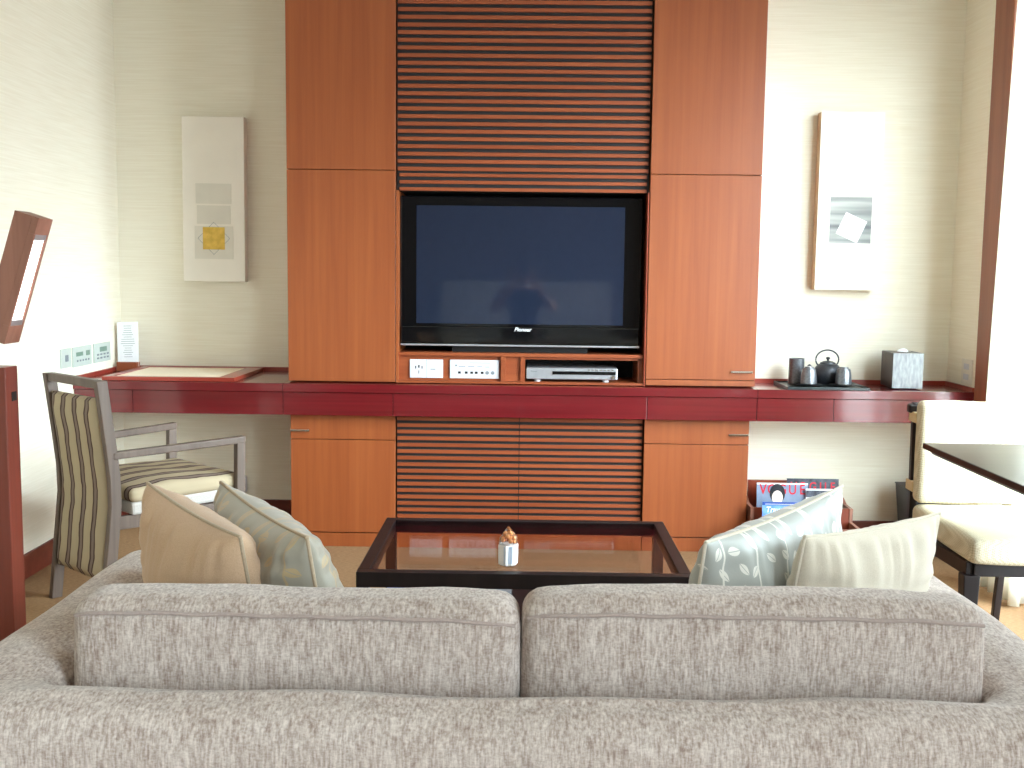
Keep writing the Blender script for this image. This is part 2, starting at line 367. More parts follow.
# curtain: pleated sheet, its far edge drawn towards the alcove
def curtain(name, label, ytop0, ybot0, y1, xc, z0=.01, z1=2.6, n=150, folds=15):
    mb = MB(); v = []; f = []; rows = 26
    for j in range(rows+1):
        q = j/rows; z = z1+(z0-z1)*q; ya = ytop0+(ybot0-ytop0)*q
        for i in range(n+1):
            u = i/n; y = ya+(y1-ya)*u; amp = .030+.018*q
            v.append((xc+amp*math.sin(u*folds*2*math.pi+.5*math.sin(q*3+u*9)), y, z))
    for j in range(rows):
        for i in range(n): a = j*(n+1)+i; f.append((a, a+1, a+n+2, a+n+1))
    mb.add(v, f); o = mb.build(name, 'curtain', None, smooth=True, angle=180)
    s_ = o.modifiers.new('s', 'SOLIDIFY'); s_.thickness = .002
    return tag(o, label, 'curtain')
curtain('curtain', 'sheer white curtain hanging beside the wooden window casing behind the cream chair', 4.22, 4.34, 3.93, 1.86, n=90, folds=5)

# ------------------------------------------------------------------ cabinets
CF = 4.70
def cabinet(name, label, x0, x1, z0, z1, y1, doors, handle, base_z=None):
    t_ = thing(name, label, 'cabinet', ((x0+x1)/2, CF, z0)); cx = (x0+x1)/2
    def P(mb): return mb
    b_ = MB().box(x0-cx+.002, x1-cx-.002, .02, y1-CF, 0, z1-z0); b_.build('body', 'cherry', t_)
    for i, (a, c) in enumerate(doors):
        d = MB().box(x0-cx, x1-cx, 0, .019, a-z0, c-z0).build('door', 'cherry', t_, bevel=.0015)
        for (hx0, hx1, hz, di) in handle:
            if di == i:
                h = MB().box(hx0-cx, hx1-cx, -.012, 0, hz-z0-.0045, hz-z0+.0045).build('handle', 'chrome', d, bevel=.002)
                h['label'] = 'slim chrome edge pull'
    if base_z: 
        MB().box(x0-cx, x1-cx, 0.003, .02, 0, base_z-.003).build('kick_board', 'cherry', t_, bevel=.001)
    return t_
# desk slab passes between the upper and lower units
cabinet('upper_cabinet', 'tall cherry-veneer wall cabinet to the left of the television', -1.037, -.568, .737, CZ, 5.215, [(.740, 1.652), (1.655, CZ)], [])
cabinet('upper_cabinet', 'tall cherry-veneer wall cabinet to the right of the television, slim pull at lower corner', .527, 1.003, .737, CZ, 4.95, [(.768, 1.647), (1.650, CZ), (.740, .765)], [(.895, .990, .803, 0)])
cabinet('base_cabinet', 'cherry-veneer base cabinet under the red desk, left of the slatted doors', -1.030, -.568, 0, .590, 5.2, [(.066, .480), (.483, .588)], [(-1.030, -.945, .521, 1)], .064)
cabinet('base_cabinet', 'cherry-veneer base cabinet under the red desk, right of the slatted doors beside magazine rack', .527, .985, 0, .590, 4.95, [(.066, .480), (.483, .588)], [(.895, .982, .526, 1)], .064)

def slats(x0, x1, z0, z1, period, h, y0, y1):
    mb = MB(); z = z0
    while z+h <= z1+1e-4: mb.box(x0, x1, y0, y1, z, z+h); z += period
    return mb
XC0, XC1 = -.565, .524
u = thing('slatted_wall_unit', 'horizontal cherry slatted panel on black above the television', 'wall panel', (0, CF, 1.57))
MB().box(XC0, XC1, .03, .3, .0, CZ-1.57).build('backing', 'slat_back', u)
slats(XC0+.004, XC1-.004, 1.655-1.57, CZ-1.57, .0318, .0165, .020, .0305).build('slats', 'cherry_h', u, bevel=.001)
slats(XC0+.012, XC1-.010, .000, 1.646-1.57, .030, .0145, .022, .0305).build('lower_slats', 'cherry_h', u, bevel=.001)
lo = thing('slatted_cabinet', 'low cabinet with two horizontally slatted cherry doors under the red desk', 'cabinet', (0, CF, 0))
MB().box(XC0, XC1, .035, .45, 0, .59).build('body', 'slat_back', lo)
for a, b_ in ((XC0+.003, -.0235), (-.0205, XC1-.003)):
    d = MB().box(a, b_, .028, .035, .067, .588).build('door', 'slat_back', lo)
    slats(a, b_, .072, .588, .0292, .0160, .018, .0285).build('slats', 'cherry_h', d, bevel=.001)
MB().box(XC0, XC1, .003, .035, 0, .064).build('kick_board', 'cherry', lo, bevel=.001)

# television niche
nc = thing('television_niche', 'cherry-veneer niche framing the black television, with socket shelf beneath', 'shelf unit', (0, CF, .737))
zz = .737
MB().box(XC0-.001, XC1, .30, .32, 0, 1.57-zz-.001).build('back_panel', 'slat_back', nc)
MB().box(XC0, XC0+.009, 0, .30, 0, 1.57-zz-.001).build('side_panel', 'cherry', nc)
MB().box(XC1-.006, XC1, 0, .30, 0, 1.57-zz-.001).build('side_panel', 'cherry_dark', nc)
MB().box(XC0+.009, XC1-.006, .015, .30, .856-zz, .870-zz).build('shelf', 'cherry_h', nc, bevel=.001)
MB().box(XC0+.009, -.02, .03, .045, .002, .856-zz).box(-.02, 0.0, .02, .045, .002, .856-zz).box(.0, XC1-.006, .03, .045, .844-zz, .856-zz).box(.495, XC1-.006, .03, .3, .002, .846-zz).build('front_panel', 'cherry_h', nc)
MB().box(-.106, -.085, .012, .03, .002, .856-zz).build('divider', 'cherry_h', nc)
MB().box(XC0+.009, XC1-.006, .004, .30, 0, .010).build('bottom_panel', 'cherry_h', nc)
MB().box(-.02, 0, .045, .29, .011, .856-zz).build('compartment_side', 'slat_back', nc)
MB().box(0, .495, .27, .29, .011, .846-zz).build('compartment_back', 'slat_back', nc)
# television
tv = thing('television', 'black flat plasma television in the wooden niche above the red desk', 'television', (-.025, 4.765, .884))
TX = .530
MB().box(-TX, TX, .0, .09, .014, .668).build('housing', 'black_gloss', tv, bevel=.006)
MB().box(-.458, .452, -.0025, .0, .112, .626).build('screen', 'screen', tv)
MB().box(-TX+.006, TX-.006, -.014, .0, .028, .100).build('speaker_bar', 'black_gloss', tv, bevel=.004)
o = MB().box(-TX+.004, TX-.004, -.020, -.002, .014, .022).build('trim_strip', 'silver', tv, bevel=.002); o['label'] = 'silver strip along bottom edge'
MB().box(-.3, .3, .01, .12, -.013, .014).build('stand', 'black_matt', tv)
text('logo', 'Pioneer', .024, 'white_print', tv, (.012, -.0155, .089), bold=.0004, shear=.3)
# a face for the speaker bar upper bevel
# sockets
sp = thing('socket_plate', 'white double power socket plate under the television, left one', 'socket', (-.434, 4.729, .798))
MB().box(-.073, .073, -.006, 0, -.041, .041).build('plate', 'white_plastic', sp, bevel=.002)
MB().box(-.036, -.030, -.007, -.005, .004, .016, Matrix.Rotation(.0, 4, 'Y')).box(-.049, -.045, -.007, -.005, .0, .012).box(-.021, -.017, -.007, -.005, 0, .012).box(-.0345, -.0315, -.007, -.005, -.022, -.008).build('holes', 'black_matt', sp)
MB().box(.018, .040, -.007, -.005, -.004, .0).build('switch_mark', 'grey_print', sp)
MB().box(.0, .0012, -.0064, -.005, -.04, .04).build('seam', 'grey_print', sp)
sp = thing('connection_plate', 'white audio and video connection plate beside the power socket under the television', 'socket', (-.2225, 4.729, .798))
MB().box(-.1085, .1085, -.006, 0, -.041, .041).build('plate', 'white_plastic', sp, bevel=.002)
for x in (-.066, -.036, -.012, .008, .034): MB().box(x-.006, x+.006, -.0075, -.005, -.020, -.010).build('port', 'black_matt', sp)
for x in (.056, .080): 
    MB().lathe([(.008, 0), (.008, .002)], n=16, mat=Matrix.Translation((x, -.006, -.015)) @ Matrix.Rotation(math.pi/2, 4, 'X')).build('port', 'grey_print', sp)
MB().box(-.086, -.076, -.0068, -.005, .012, .020).box(-.070, -.040, -.0068, -.005, .010, .013).box(-.030, .0, -.0068, -.005, .010, .013).box(.012, .034, -.0068, -.005, .010, .013).box(.046, .066, -.0068, -.005, .009, .012).box(-.02, .07, -.0068, -.005, .027, .029).build('printed_marks', 'grey_print', sp)
# dvd player
dv = thing('dvd_player', 'slim silver disc player in the compartment under the television', 'disc player', (.205, 4.715, .747))
MB().box(-.2, .2, 0, .22, .012, .062).build('casing', 'silver', dv, bevel=.004)
MB().box(-.085, .192, -.003, .001, .034, .048).build('display_window', 'black_gloss', dv)
for x in (-.15, .15): MB().lathe([(.014, 0), (.014, .012)], (x, .03, 0), 16).build('foot', 'white_plastic', dv); MB().lathe([(.014, 0), (.014, .012)], (x, .19, 0), 16).build('foot', 'white_plastic', dv)
for k in range(7): MB().box(.07+k*.017, .08+k*.017, -.003, .001, .053, .057).build('button', 'chrome', dv)
MB().lathe([(.008, 0), (.008, .005)], n=16, mat=Matrix.Translation((.182, 0, .024)) @ Matrix.Rotation(math.pi/2, 4, 'X')).build('knob', 'chrome', dv)
text('brand_mark', 'Pioneer', .009, 'grey_print', dv, (-.165, -.0008, .046))

# ------------------------------------------------------------------ desk
dk = thing('wall_desk', 'long glossy red lacquered desk running wall to wall below the television', 'desk', (0, 4.64, .595))
z = .595
XDL, XDR = XL+.001, XR-.001
top = MB()
seams = [XDL, -1.051, 1.005, XDR]
top.box(XDL, -1.0512, 0, .578, .102, .139).box(-1.05, 1.0045, 0, .50, .102, .139).box(1.0055, XDR, 0, .313, .102, .139)
top.build('worktop', 'lacquer', dk, bevel=.0015)
sm = [XDL, -1.707, -1.051, -.572, .530, 1.005, 1.336, XDR]
for a, b_ in zip(sm[:-1], sm[1:]):
    MB().box(a+.0012, b_-.0012, .010, .05, 0, .100).build('drawer_front', 'lacquer', dk, bevel=.001)
MB().box(XDL, -1.045, .05, .5, .01, .102).box(-1.045, 1.0, .05, .06, .0, .102).box(1.0, XDR, .05, .30, .01, .102).build('drawer_carcass', 'cherry_dark', dk)
MB().box(XDL, -1.04, .566, .579, .139, .157).box(XDL, XDL+.012, 0.01, .566, .139, .157).build('upstand', 'board_red', dk)
MB().box(1.006, XDR, .301, .314, .139, .157).box(XDR-.012, XDR, 0.0, .301, .139, .157).build('upstand', 'board_red', dk)
# writing board
DT = .735
wb = thing('writing_board', 'red wooden writing board with cream leather inlay on left end of the desk', 'desk pad', (-1.555, 4.93, DT))
wb_ = MB().box(-.29, .29, -.27, .25, 0, .010)
wb_.box(-.29, .29, -.27, -.235, .010, .017).box(-.29, .29, .225, .25, .010, .017).box(-.29, -.25, -.235, .225, .010, .017).box(.215, .29, -.235, .225, .010, .017)
wb_.build('frame', 'board_red', wb, bevel=.001)
MB().box(-.25, .215, -.235, .225, .010, .014).build('leather_inlay', 'leather', wb)
mc = thing('menu_card_holder', 'white printed card in a small wooden block on the desk corner by left wall', 'card holder', (-1.893, 5.11, DT))
MB().box(-.048, .048, -.024, .024, 0, .042).build('block', 'cherry_h', mc, bevel=.002)
tilt = Matrix.Translation((0, .003, .02)) @ Matrix.Rotation(-.07, 4, 'X') @ Matrix.Rotation(-.03, 4, 'Y')
cd = MB().box(-.050, .050, -.001, .001, 0, .212, tilt).build('card', 'paper_white', mc)
pl = MB()
for k in range(15):
    w_ = random.uniform(.015, .036)
    pl.box(-w_, w_, -.0016, -.001, .045+k*.0105, .0468+k*.0105, tilt)
pl.build('print_lines', 'grey_print', cd)
# wall controls (left wall)
def ctrl(label, y0, y1, z0, z1, kind):
    t_ = thing('control_panel', label, 'wall switch', (XL, (y0+y1)/2, (z0+z1)/2)); h = (y1-y0)/2; k = (z1-z0)/2
    MB().box(0, .008, -h, h, -k, k).build('plate', 'plate_grey', t_, bevel=.002)
    if kind == 0: MB().box(.008, .011, -.014, .014, -.014, .014).build('switch', 'grey_print', t_, bevel=.001)
    if kind == 1:
        MB().box(.008, .0095, -h*.7, 0, .002, .02).build('display', 'lcd', t_); MB().box(.008, .0095, h*.35, h*.75, .0, .022).build('display', 'lcd', t_)
        for i in range(5): MB().box(.008, .010, -h*.65+i*.03, -h*.65+i*.03+.012, -.022, -.014).build('button', 'grey_print', t_)
    if kind == 2:
        MB().box(.008, .0095, -h*.35, h*.5, .004, .026).build('display', 'lcd', t_)
        for i in range(4):
            for j in range(2): MB().box(.008, .010, -h*.7+i*.038, -h*.7+i*.038+.02, -.012-.016*j, -.004-.016*j).build('button', 'grey_print', t_)
ctrl('small white single switch plate on left wall, furthest from the corner', 4.52, 4.62, .795, .877, 0)
ctrl('white wall control panel on left wall, middle of three, with dark displays', 4.64, 4.84, .790, .877, 1)
ctrl('white wall thermostat panel on left wall, closest to the menu card', 4.87, 5.06, .790, .877, 2)
so = thing('socket_plate', 'pale socket plate on right alcove wall near the window casing', 'socket', (XR, 4.727, .815))
MB().box(-.007, 0, -.055, .055, -.055, .055).build('plate', 'canvas_panel', so, bevel=.002)
MB().box(-.009, -.006, -.026, .026, .010, .035).box(-.009, -.006, -.026, .026, -.035, -.010).build('outlet', 'white_plastic', so)
so = thing('wall_socket', 'small white socket with plug low on wall below left end of desk', 'socket', (-1.39, 5.22, .175))
MB().box(-.03, .03, -.012, 0, -.04, .04).build('plate', 'white_plastic', so, bevel=.003)
MB().box(-.014, .014, -.045, -.012, -.03, .01).build('plug', 'white_plastic', so, bevel=.004)

# ------------------------------------------------------------------ pictures
pc = thing('wall_picture', 'tall narrow ivory canvas with small gold square, on wall left of cabinets', 'picture', (-1.4875, 5.219, 1.55))
pc.rotation_euler = (0, math.radians(.3), 0)
MB().box(-.1475, .1475, -.055, 0, -.387, .387).build('canvas', 'canvas', pc, bevel=.003)
MB().box(-.085, .085, -.0565, -.055, -.02, .075).box(-.080, .080, -.0565, -.055, -.115, -.028).box(-.092, .092, -.0565, -.055, -.28, -.125).build('pale_panels', 'canvas_panel', pc)
MB().box(-.052, .052, -.0585, -.0565, -.235, -.130).build('gold_square', 'gold', pc)
q = .076; cz_ = -.183; o = MB(); ps = [(0, q), (q, 0), (0, -q), (-q, 0)]
for i in range(4):
    a, b_ = ps[i], ps[(i+1) % 4]; o.tube([(a[0], -.0572, a[1]+cz_), (b_[0], -.0572, b_[1]+cz_)], .0007, 6)
o.build('diamond_outline', 'grey_print', pc)
pc = thing('wall_picture', 'tall narrow white canvas with grey block and tilted white square, on right alcove wall', 'picture', (1.437, 4.954, 1.555))
MB().box(-.140, .140, -.058, 0, -.392, .392).build('canvas_edge', 'canvas_side', pc)
MB().box(-.140, .140, -.062, -.058, -.392, .392).build('canvas', 'canvas', pc)
MB().box(-.085, .100, -.0635, -.062, -.185, .020).build('grey_block', 'ink', pc)
MB().box(-.052, .052, -.0655, -.0635, -.052, .052, Matrix.Translation((.012, 0, -.115)) @ Matrix.Rotation(.42, 4, 'Y')).build('tilted_square', 'white_paint', pc)

# ------------------------------------------------------------------ tea things on the right end of the desk
TY = .737
tr = thing('serving_tray', 'flat black tray on right end of desk carrying the teapot and cups', 'tray', (1.325, 4.775, DT))
MB().box(-.187, .155, -.135, .125, 0, .006).build('base', 'tray', tr)
MB().box(-.194, .160, -.14, -.132, 0, .012).box(-.194, .160, .124, .13, 0, .012).box(-.194, -.187, -.132, .124, 0, .012).box(.153, .160, -.132, .124, 0, .012).build('rim', 'tray', tr, bevel=.001)
tz = DT+.0065
cn = MB().lathe([(.030, 0), (.034, .003), (.034, .112), (.035, .115), (.031, .115), (.030, .01), (0.001, .008)], n=36)
o = cn.build('tea_canister', 'pewter', None, smooth=True); o.location = (1.213, 4.83, tz)
tag(o, 'tall dark cylindrical tea caddy at left back of the tray', 'canister')
tp = thing('teapot', 'black cast-iron teapot with ring handle standing on the tray', 'teapot', (1.357, 4.845, tz)); tp.scale = (1.16, 1.08, 1.25)
MB().lathe([(.028, 0), (.040, .002), (.052, .018), (.056, .036), (.052, .054), (.040, .068), (.030, .073), (.026, .073)], n=40).build('body', 'iron', tp, smooth=True)
ld = MB().lathe([(.030, .073), (.029, .077), (.018, .082), (.005, .084)], n=32).build('lid', 'iron', tp, smooth=True)
MB().lathe([(.003, .083), (.004, .087), (.008, .091), (.008, .095), (.003, .098)], n=20).build('knob', 'iron', ld, smooth=True)
MB().tube([(-.044, 0, .030), (-.058, 0, .040), (-.066, 0, .056), (-.074, 0, .068)], [.014, .010, .0075, .006], 14).build('spout', 'iron', tp, smooth=True)
hp = [(.044*math.cos(a)-.003, 0, .088+.034*math.sin(a)) for a in [math.radians(d) for d in range(-48, 229, 10)]]
MB().tube(hp, .003, 10).build('handle', 'iron', tp, smooth=True)
def cup(label, x, y):
    sc = MB().lathe([(.020, 0), (.026, .002), (.052, .006), (.060, .009), (.058, .010), (.034, .0065), (.001, .006)], n=36).build('saucer', 'iron', None, smooth=True)
    sc.location = (x, y, tz); tag(sc, label[0], 'saucer')
    t_ = MB().lathe([(.0335, 0), (.0355, .002), (.035, .015), (.033, .040), (.0295, .062), (.026, .068), (.020, .069), (.0195, .074), (.017, .075), (.001, .074)], n=36)
    t_ = t_.build('tea_cup', 'pewter', None, smooth=True); t_.location = (x, y, tz+.0105)
    tag(t_, label[1], 'cup')
cup(('dark saucer at front left of the tray, below the canister', 'grey metallic tea cup upside down on the saucer in front of the canister'), 1.248, 4.745)
cup(('dark saucer at front right of the tray, below the teapot', 'grey metallic tea cup upside down on the saucer in front of the teapot'), 1.400, 4.745)
tb = thing('tissue_box', 'silver-grey square tissue box cover standing on right end of the desk', 'tissue box', (1.672, 4.80, DT), -.03)
MB().box(-.066, .066, -.085, .085, .004, .158).build('cover', 'tissue_side', tb, bevel=.003)
o = MB().box(-.0655, .0655, -.087, -.084, .004, .158).build('front_panel', 'tissue_box', tb, bevel=.001); o['label'] = 'brushed silver front face'
MB().lathe([(.036, .158), (.036, .161), (.030, .161), (.03, .158)], n=28).build('opening_ring', 'chrome', tb, smooth=True)
v = MB(); v.lathe([(.02, .150), (.024, .160), (.018, .168), (.006, .174), (.001, .172)], n=20, sx=1.1, sy=.6); v.build('tissue', 'paper_white', tb, smooth=True)

# ------------------------------------------------------------------ magazine rack, bin
mr = thing('magazine_rack', 'brown wooden tiered magazine rack below right end of desk', 'rack', (1.215, 4.60, 0))
for s_ in (-1, 1):
    p = MB(); x = s_*.215
    pr = [(-.10, 0), (-.10, .155), (.045, .155), (.045, .215), (.14, .215), (.185, .235), (.20, .235), (.20, 0)]
    v = [(x-.007, a, b_) for a, b_ in pr]+[(x+.007, a, b_) for a, b_ in pr]; n = len(pr)
    p.add(v, [tuple(range(n)), tuple(range(n, 2*n))[::-1]]+[(i, n+i, n+(i+1) % n, (i+1) % n) for i in range(n)]); p.build('side_panel', 'lamp_wood', mr)
MB().box(-.208, .175, .185, .2, 0, .31).build('back_panel', 'cherry_dark', mr)
MB().box(-.208, .208, .05, .06, 0, .215).build('divider', 'cherry_dark', mr)
MB().box(-.208, .208, -.10, -.088, 0, .155).build('front_panel', 'lamp_wood', mr)
MB().box(-.208, .208, -.088, .185, 0, .012).build('bottom_panel', 'cherry_dark', mr)
def magazine(label, x, y, z0, w, h, mat, lean):
    t_ = thing('magazine', label, 'magazine', (x, y, z0)); t_.rotation_euler = (-lean, 0, 0)
    MB().box(-w/2, w/2, 0, .006, 0, h).build('cover', mat, t_); MB().box(-w/2+.001, w/2-.001, .006, .010, .001, h-.001).build('pages', 'paper_white', t_)
    return t_
m1 = magazine('fashion magazine with red title letters over a dark-haired face in the rack', 1.145, 4.690, .02, .225, .292, 'vogue_cover', .12)
for ch_, x in (('V', -.085), ('O', -.045), ('G', 0.0), ('U', .045), ('E', .088)): text('title_letter', ch_, .062, 'red_print', m1, (x, -.0006, .262), sx=.82, bold=.0008)
MB().box(-.1125, .1125, -.0006, 0, .285, .292).build('cover_border', 'paper_white', m1)
h_ = MB().lathe([(.001, 0.0008), (.034, .0009), (.034, .0016), (.001, .0017)], n=28, mat=Matrix.Translation((-.022, 0, .246)) @ Matrix.Rotation(math.pi/2, 4, 'X'), sx=1, sy=1.25).build('portrait_hair', 'hair_print', m1)
MB().lathe([(.001, 0.0018), (.024, .0019), (.024, .0023), (.001, .0024)], n=28, mat=Matrix.Translation((-.022, 0, .228)) @ Matrix.Rotation(math.pi/2, 4, 'X'), sx=1, sy=1.3).build('portrait_face', 'skin_print', h_)
m2 = magazine('dark fashion magazine with red lettering standing behind at right of rack', 1.29, 4.735, .02, .23, .305, 'dark_cover', .10)
for ch_, x in (('V', -.085), ('O', -.045), ('G', 0.0), ('U', .045), ('E', .088)): text('title_letter', ch_, .055, 'red_print', m2, (x, -.0006, .268), sx=.82, bold=.0008)
m4 = magazine('magazine with pale lower cover beside the face magazine in front', 1.325, 4.672, .02, .16, .272, 'paper_white', .12)
MB().box(-.08, .08, -.0006, 0, .235, .265).build('cover_band', 'dark_cover', m4)
m3 = magazine('small blue travel magazine with white title in the front tier of the rack', 1.115, 4.575, .02, .165, .232, 'travel_cover', .12)
text('title', 'TravelPlus', .034, 'white_print', m3, (-.004, -.0006, .198), bold=.0008, sx=.9, shear=.2)
MB().box(-.0825, .0825, -.0006, 0, .218, .232).build('blue_band', 'blue_cover', m3)
MB().box(-.07, .06, -.0009, -.0004, .2215, .2235).build('white_rule', 'white_print', m3)
bn = thing('waste_bin', 'black tapered waste bin on floor under desk behind the cream chair', 'bin', (1.80, 4.76, 0))
MB().taper((0, 0, 0), (0, 0, .29), (.085, .085), (.108, .108)).build('body', 'bin', bn, bevel=.004)
MB().taper((0, 0, .2901), (0, 0, .296), (.110, .110), (.110, .110)).build('rim', 'bin', bn, bevel=.002)

# ------------------------------------------------------------------ soft shapes
def softbox(w, d, h, r, nx=22, ny=8, nz=12, puff=(.0, .0, .0), sag=0, seed=0, nz_amp=.002):
    """rounded cushion block centred at origin in x,y, z from 0 to h; returns MB with uv-less grid"""
    random.seed(seed); ph = [random.uniform(0, 6) for _ in range(6)]
    bm = bmesh.new(); bmesh.ops.create_cube(bm, size=2)
    bmesh.ops.subdivide_edges(bm, edges=bm.edges, cuts=22, use_grid_fill=True)
    hw, hd, hh = w/2, d/2, h/2
    for v in bm.verts:
        p = v.co
        # non-linear spacing towards the edges
        def sp(t_): return math.copysign(1-(1-abs(t_))**1.6, t_)
        q = Vector((sp(p.x)*hw, sp(p.y)*hd, sp(p.z)*hh))
        c = Vector((max(-hw+r, min(hw-r, q.x)), max(-hd+r, min(hd-r, q.y)), max(-hh+r, min(hh-r, q.z))))
        dlt = q-c
        if dlt.length > 1e-9: q = c+dlt.normalized()*r if max(abs(dlt.x), abs(dlt.y), abs(dlt.z)) > r*.98 else c+dlt
        fx = 1-(q.x/hw)**4; fy = 1-(q.y/hd)**4; fz = 1-(q.z/hh)**2
        nx_, ny_, nz_ = q.x/hw, q.y/hd, q.z/hh
        q2 = q.copy()
        q2.x += puff[0]*nx_*fy*fz; q2.y += puff[1]*ny_*fx*fz; q2.z += puff[2]*nz_*fx*fy
        wv = math.sin(q.x*19+ph[0])+math.sin(q.x*41+q.y*17+ph[1])*.6+math.sin(q.z*33+q.x*11+ph[2])*.6
        q2 += Vector((0, ny_, nz_))*wv*nz_amp
        q2.z += hh
        if sag: q2.z += sag*math.sin(q.x/hw*1.6+ph[3])*max(0, nz_)
        v.co = q2
    m_ = MB(); m_.bm.free(); m_.bm = bm; return m_

def pillow(name, label, mat, pipe, A, B, h, lean, thick, side, seed=0, drop=0):
    """square scatter cushion: A, B its two top corners (world); lean = horizontal shift of the bottom along the face normal"""
    random.seed(seed); A = Vector(A); B = Vector(B)
    u = (B-A); w = u.length; u.normalize()
    nrm = Vector((u.y, -u.x, 0)).normalized()*side            # faces away from the viewer
    dn = (Vector((0, 0, -1))*math.sqrt(max(.01, h*h-lean*lean)) + nrm*lean).normalized()
    dn = (dn-u*dn.dot(u)).normalized()
    n = u.cross(dn)
    C = (A+B)/2 + dn*h/2
    t_ = thing(name, label, 'cushion', C)
    bm = bmesh.new(); uvl = bm.loops.layers.uv.new('UVMap'); K = 64
    ph = [random.uniform(0, 6) for _ in range(8)]
    def edge(a, b_):      # outline pulled in between the corners
        k = .05
        x = a*(1-k*(1-b_*b_)); y = b_*(1-k*(1-a*a)); return x*w/2, y*h/2
    grids = []
    for sg in (1, -1):
        g = []
        for j in range(K+1):
            row = []
            for i in range(K+1):
                a = -math.cos(math.pi*i/K); b_ = -math.cos(math.pi*j/K)
                x, y = edge(a, b_)
                th = thick/2*(max(0, (1-a*a))*max(0, (1-b_*b_)))**.42
                em = max(abs(a), abs(b_))
                puck = .0045*math.sin(a*31+2.2*math.sin(a*7+ph[3])+ph[4])*math.exp(-(1-abs(b_))/.28)*(1-abs(b_)**12)+.0045*math.sin(b_*29+2.2*math.sin(b_*6+ph[5])+ph[6])*math.exp(-(1-abs(a))/.28)*(1-abs(a)**12)
                wr_ = .0045*math.sin(a*14+ph[0]+3*b_)*(em**3)*(1-em**8)+.003*math.sin(b_*17+ph[1]+4*a)*(em**3)*(1-em**8)+.003*math.sin(a*5+b_*6+ph[2])*(1-em**4)
                p = u*x+dn*y+n*sg*(th+wr_+puck)
                row.append((p, ((a+1)/2*w/.48, (b_+1)/2*h/.48)))
            g.append(row)
        grids.append(g)
    V = {}
    for s_, g in enumerate(grids):
        for j in range(K+1):
            for i in range(K+1):
                bd = i in (0, K) or j in (0, K)
                key = (i, j) if bd else (i, j, s_)
                if key not in V: V[key] = bm.verts.new(g[j][i][0] if not bd else (grids[0][j][i][0]+grids[1][j][i][0])/2)
    for s_, g in enumerate(grids):
        for j in range(K):
            for i in range(K):
                ks = [(i, j), (i+1, j), (i+1, j+1), (i, j+1)]
                vv = [V[(a, b_) if (a in (0, K) or b_ in (0, K)) else (a, b_, s_)] for a, b_ in ks]
                f = bm.faces.new(vv if s_ == 0 else vv[::-1])
                for l, v_ in zip(f.loops, vv if s_ == 0 else vv[::-1]):
                    k_ = ks[vv.index(v_)]; l[uvl].uv = g[k_[1]][k_[0]][1]
    ring = [V[(i, 0)].co.copy() for i in range(K)]+[V[(K, j)].co.copy() for j in range(K)]+[V[(i, K)].co.copy() for i in range(K, 0, -1)]+[V[(0, j)].co.copy() for j in range(K, 0, -1)]
    m_ = MB(); m_.bm.free(); m_.bm = bm; o = m_.build('cover', mat, t_, smooth=True, angle=180)
    MB().tube(ring, .0035, 8, True).build('piping', pipe, t_, smooth=True, angle=180)
    return t_

